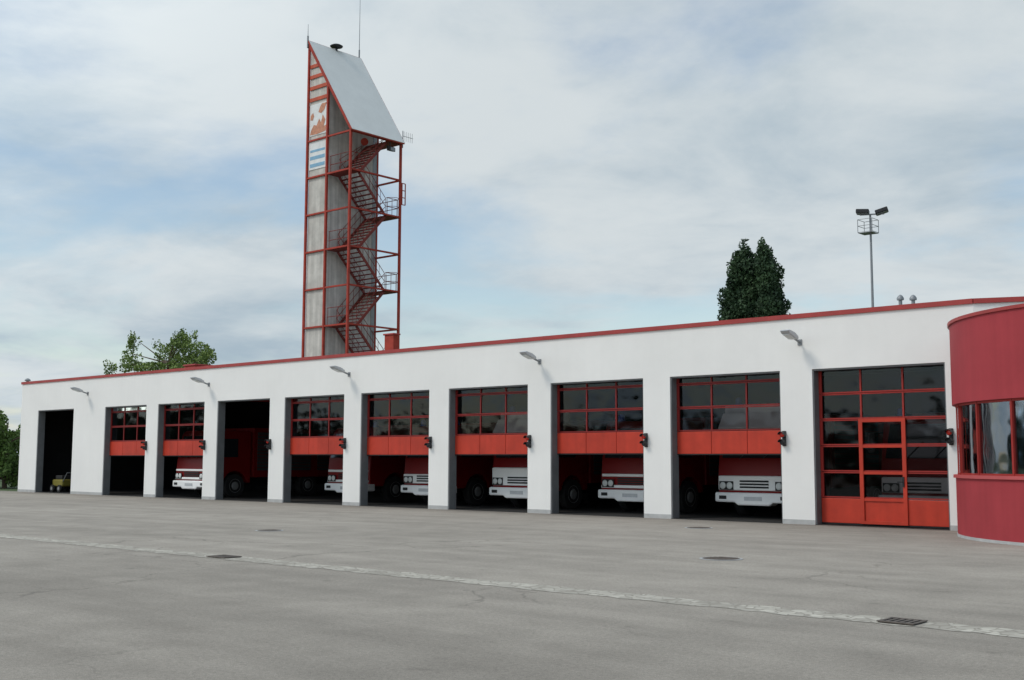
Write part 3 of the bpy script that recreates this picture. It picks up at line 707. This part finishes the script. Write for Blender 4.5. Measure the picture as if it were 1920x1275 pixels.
fire_truck((bc(5)+.0,1.65,.012),'red fire engine with white bumper in the sixth bay from the left',1.12)
fire_truck((bc(6)+.0,1.6,.012),'fire engine with tall white front in the seventh bay from the left',1.38,True)
fire_truck((bc(7)+.05,1.8,.012),'red fire engine with low white bumper in the third bay from the right',1.12,style=1)
fire_truck((bc(8)+.0,1.65,.012),'fire engine with wide white front and white visor in second bay from the right',1.20,True)
fire_truck((bc(9)+.1,2.6,.012),'fire engine behind the closed glazed door at the right',1.2)
t=thing('pump_trolley',(0,0,0),'small yellow wheeled pump trolley on the floor of the leftmost bay','trolley')
MB().box(-.5,.5,-.3,.3,.28,.62).build('tank',M['yellow'],t,bevel=.06)
MB().box(-.35,.3,-.22,.22,.62,.82).build('engine',M['gasket'],t,bevel=.04)
for s in (-1,1):
    for x in (-.35,.35):
        k=MB(); k.cyl((x,s*.31,.18),(x,s*.40,.18),.18,seg=20); w_=k.build('wheel',M['tyre'],t,True)
        k=MB(); k.cyl((x,s*.401,.18),(x,s*.41,.18),.09,seg=16); k.build('rim',M['rim'],w_)
m=MB(); m.cyl((.45,-.25,.5),(.85,-.25,.95),.02,seg=8); m.cyl((.45,.25,.5),(.85,.25,.95),.02,seg=8); m.cyl((.85,-.25,.95),(.85,.25,.95),.022,seg=8); m.build('handle',M['grey'],t)
t.location=(bc(0)-.9,1.0,.012)

# ------------------------------------------------------------------ sky and sun
w=bpy.data.worlds.new('World'); bpy.context.scene.world=w; w.use_nodes=True; nt=w.node_tree; L=nt.links; nt.nodes.clear()
sd=Vector((-.45,-.75,.95)).normalized()
sky=nn(nt,'ShaderNodeTexSky',sky_type='NISHITA'); sky.sun_disc=False; sky.sun_elevation=math.asin(sd.z); sky.sun_rotation=math.atan2(sd.x,sd.y); sky.altitude=300; sky.air_density=1.3; sky.dust_density=.4; sky.ozone_density=1.5
tc=nn(nt,'ShaderNodeTexCoord'); sp=nn(nt,'ShaderNodeSeparateXYZ'); L.new(tc.outputs['Generated'],sp.inputs[0])
def mth(op,a,b=None,c=None):
    q=nn(nt,'ShaderNodeMath',operation=op)
    for i,x in enumerate((a,b,c)):
        if x is None: continue
        if isinstance(x,(int,float)): q.inputs[i].default_value=x
        else: L.new(x,q.inputs[i])
    return q.outputs[0]
zz=mth('ADD',mth('MAXIMUM',sp.outputs['Z'],0.0),.16)
cb=nn(nt,'ShaderNodeCombineXYZ'); L.new(mth('DIVIDE',sp.outputs['X'],zz),cb.inputs[0]); L.new(mth('DIVIDE',sp.outputs['Y'],zz),cb.inputs[1])
def wn(scale,det,ro,off,dist=0.0):
    mp=nn(nt,'ShaderNodeMapping'); mp.inputs['Location'].default_value=off; L.new(cb.outputs[0],mp.inputs['Vector'])
    n=nn(nt,'ShaderNodeTexNoise'); n.inputs['Scale'].default_value=scale; n.inputs['Detail'].default_value=det; n.inputs['Roughness'].default_value=ro; n.inputs['Distortion'].default_value=dist; L.new(mp.outputs[0],n.inputs['Vector']); return n.outputs['Fac']
def wr(x,a,b,c,d,t='SMOOTHSTEP'):
    r=nn(nt,'ShaderNodeMapRange',interpolation_type=t); r.inputs['From Min'].default_value=a; r.inputs['From Max'].default_value=b; r.inputs['To Min'].default_value=c; r.inputs['To Max'].default_value=d; L.new(x,r.inputs['Value']); return r.outputs[0]
cover=wr(wn(.8,9,.55,(3.1,1.7,0),.3),.39,.56,.18,1.0)
shade=mth('ADD',mth('MULTIPLY',wn(.6,10,.58,(7.3,2.2,4),.2),.55),mth('MULTIPLY',wn(1.9,9,.58,(1.3,5.2,2),.3),.45))
shade=wr(shade,.36,.60,0,1)
mx=nn(nt,'ShaderNodeMix',data_type='RGBA'); mx.inputs['A'].default_value=(.385,.485,.565,1); mx.inputs['B'].default_value=(.655,.71,.735,1); L.new(shade,mx.inputs['Factor'])
dt=nn(nt,'ShaderNodeVectorMath',operation='DOT_PRODUCT'); dt.inputs[1].default_value=sd; L.new(tc.outputs['Generated'],dt.inputs[0])
glow=wr(dt.outputs['Value'],.0,1.0,1.0,2.1)
b1=nn(nt,'ShaderNodeBackground'); L.new(sky.outputs[0],b1.inputs[0]); b1.inputs[1].default_value=.13
b2=nn(nt,'ShaderNodeBackground'); L.new(mx.outputs['Result'],b2.inputs[0]); L.new(glow,b2.inputs[1])
ms=nn(nt,'ShaderNodeMixShader'); L.new(cover,ms.inputs[0]); L.new(b1.outputs[0],ms.inputs[1]); L.new(b2.outputs[0],ms.inputs[2])
o=nn(nt,'ShaderNodeOutputWorld'); L.new(ms.outputs[0],o.inputs[0])
sl=bpy.data.lights.new('sun','SUN'); sl.energy=1.3; sl.angle=R(14); sl.color=(1,.93,.83); so=bpy.data.objects.new('sun',sl); C.objects.link(so)
so.rotation_euler=sd.to_track_quat('Z','Y').to_euler()
vs=bpy.context.scene.view_settings; vs.view_transform='Standard'; vs.look='None'; vs.exposure=0
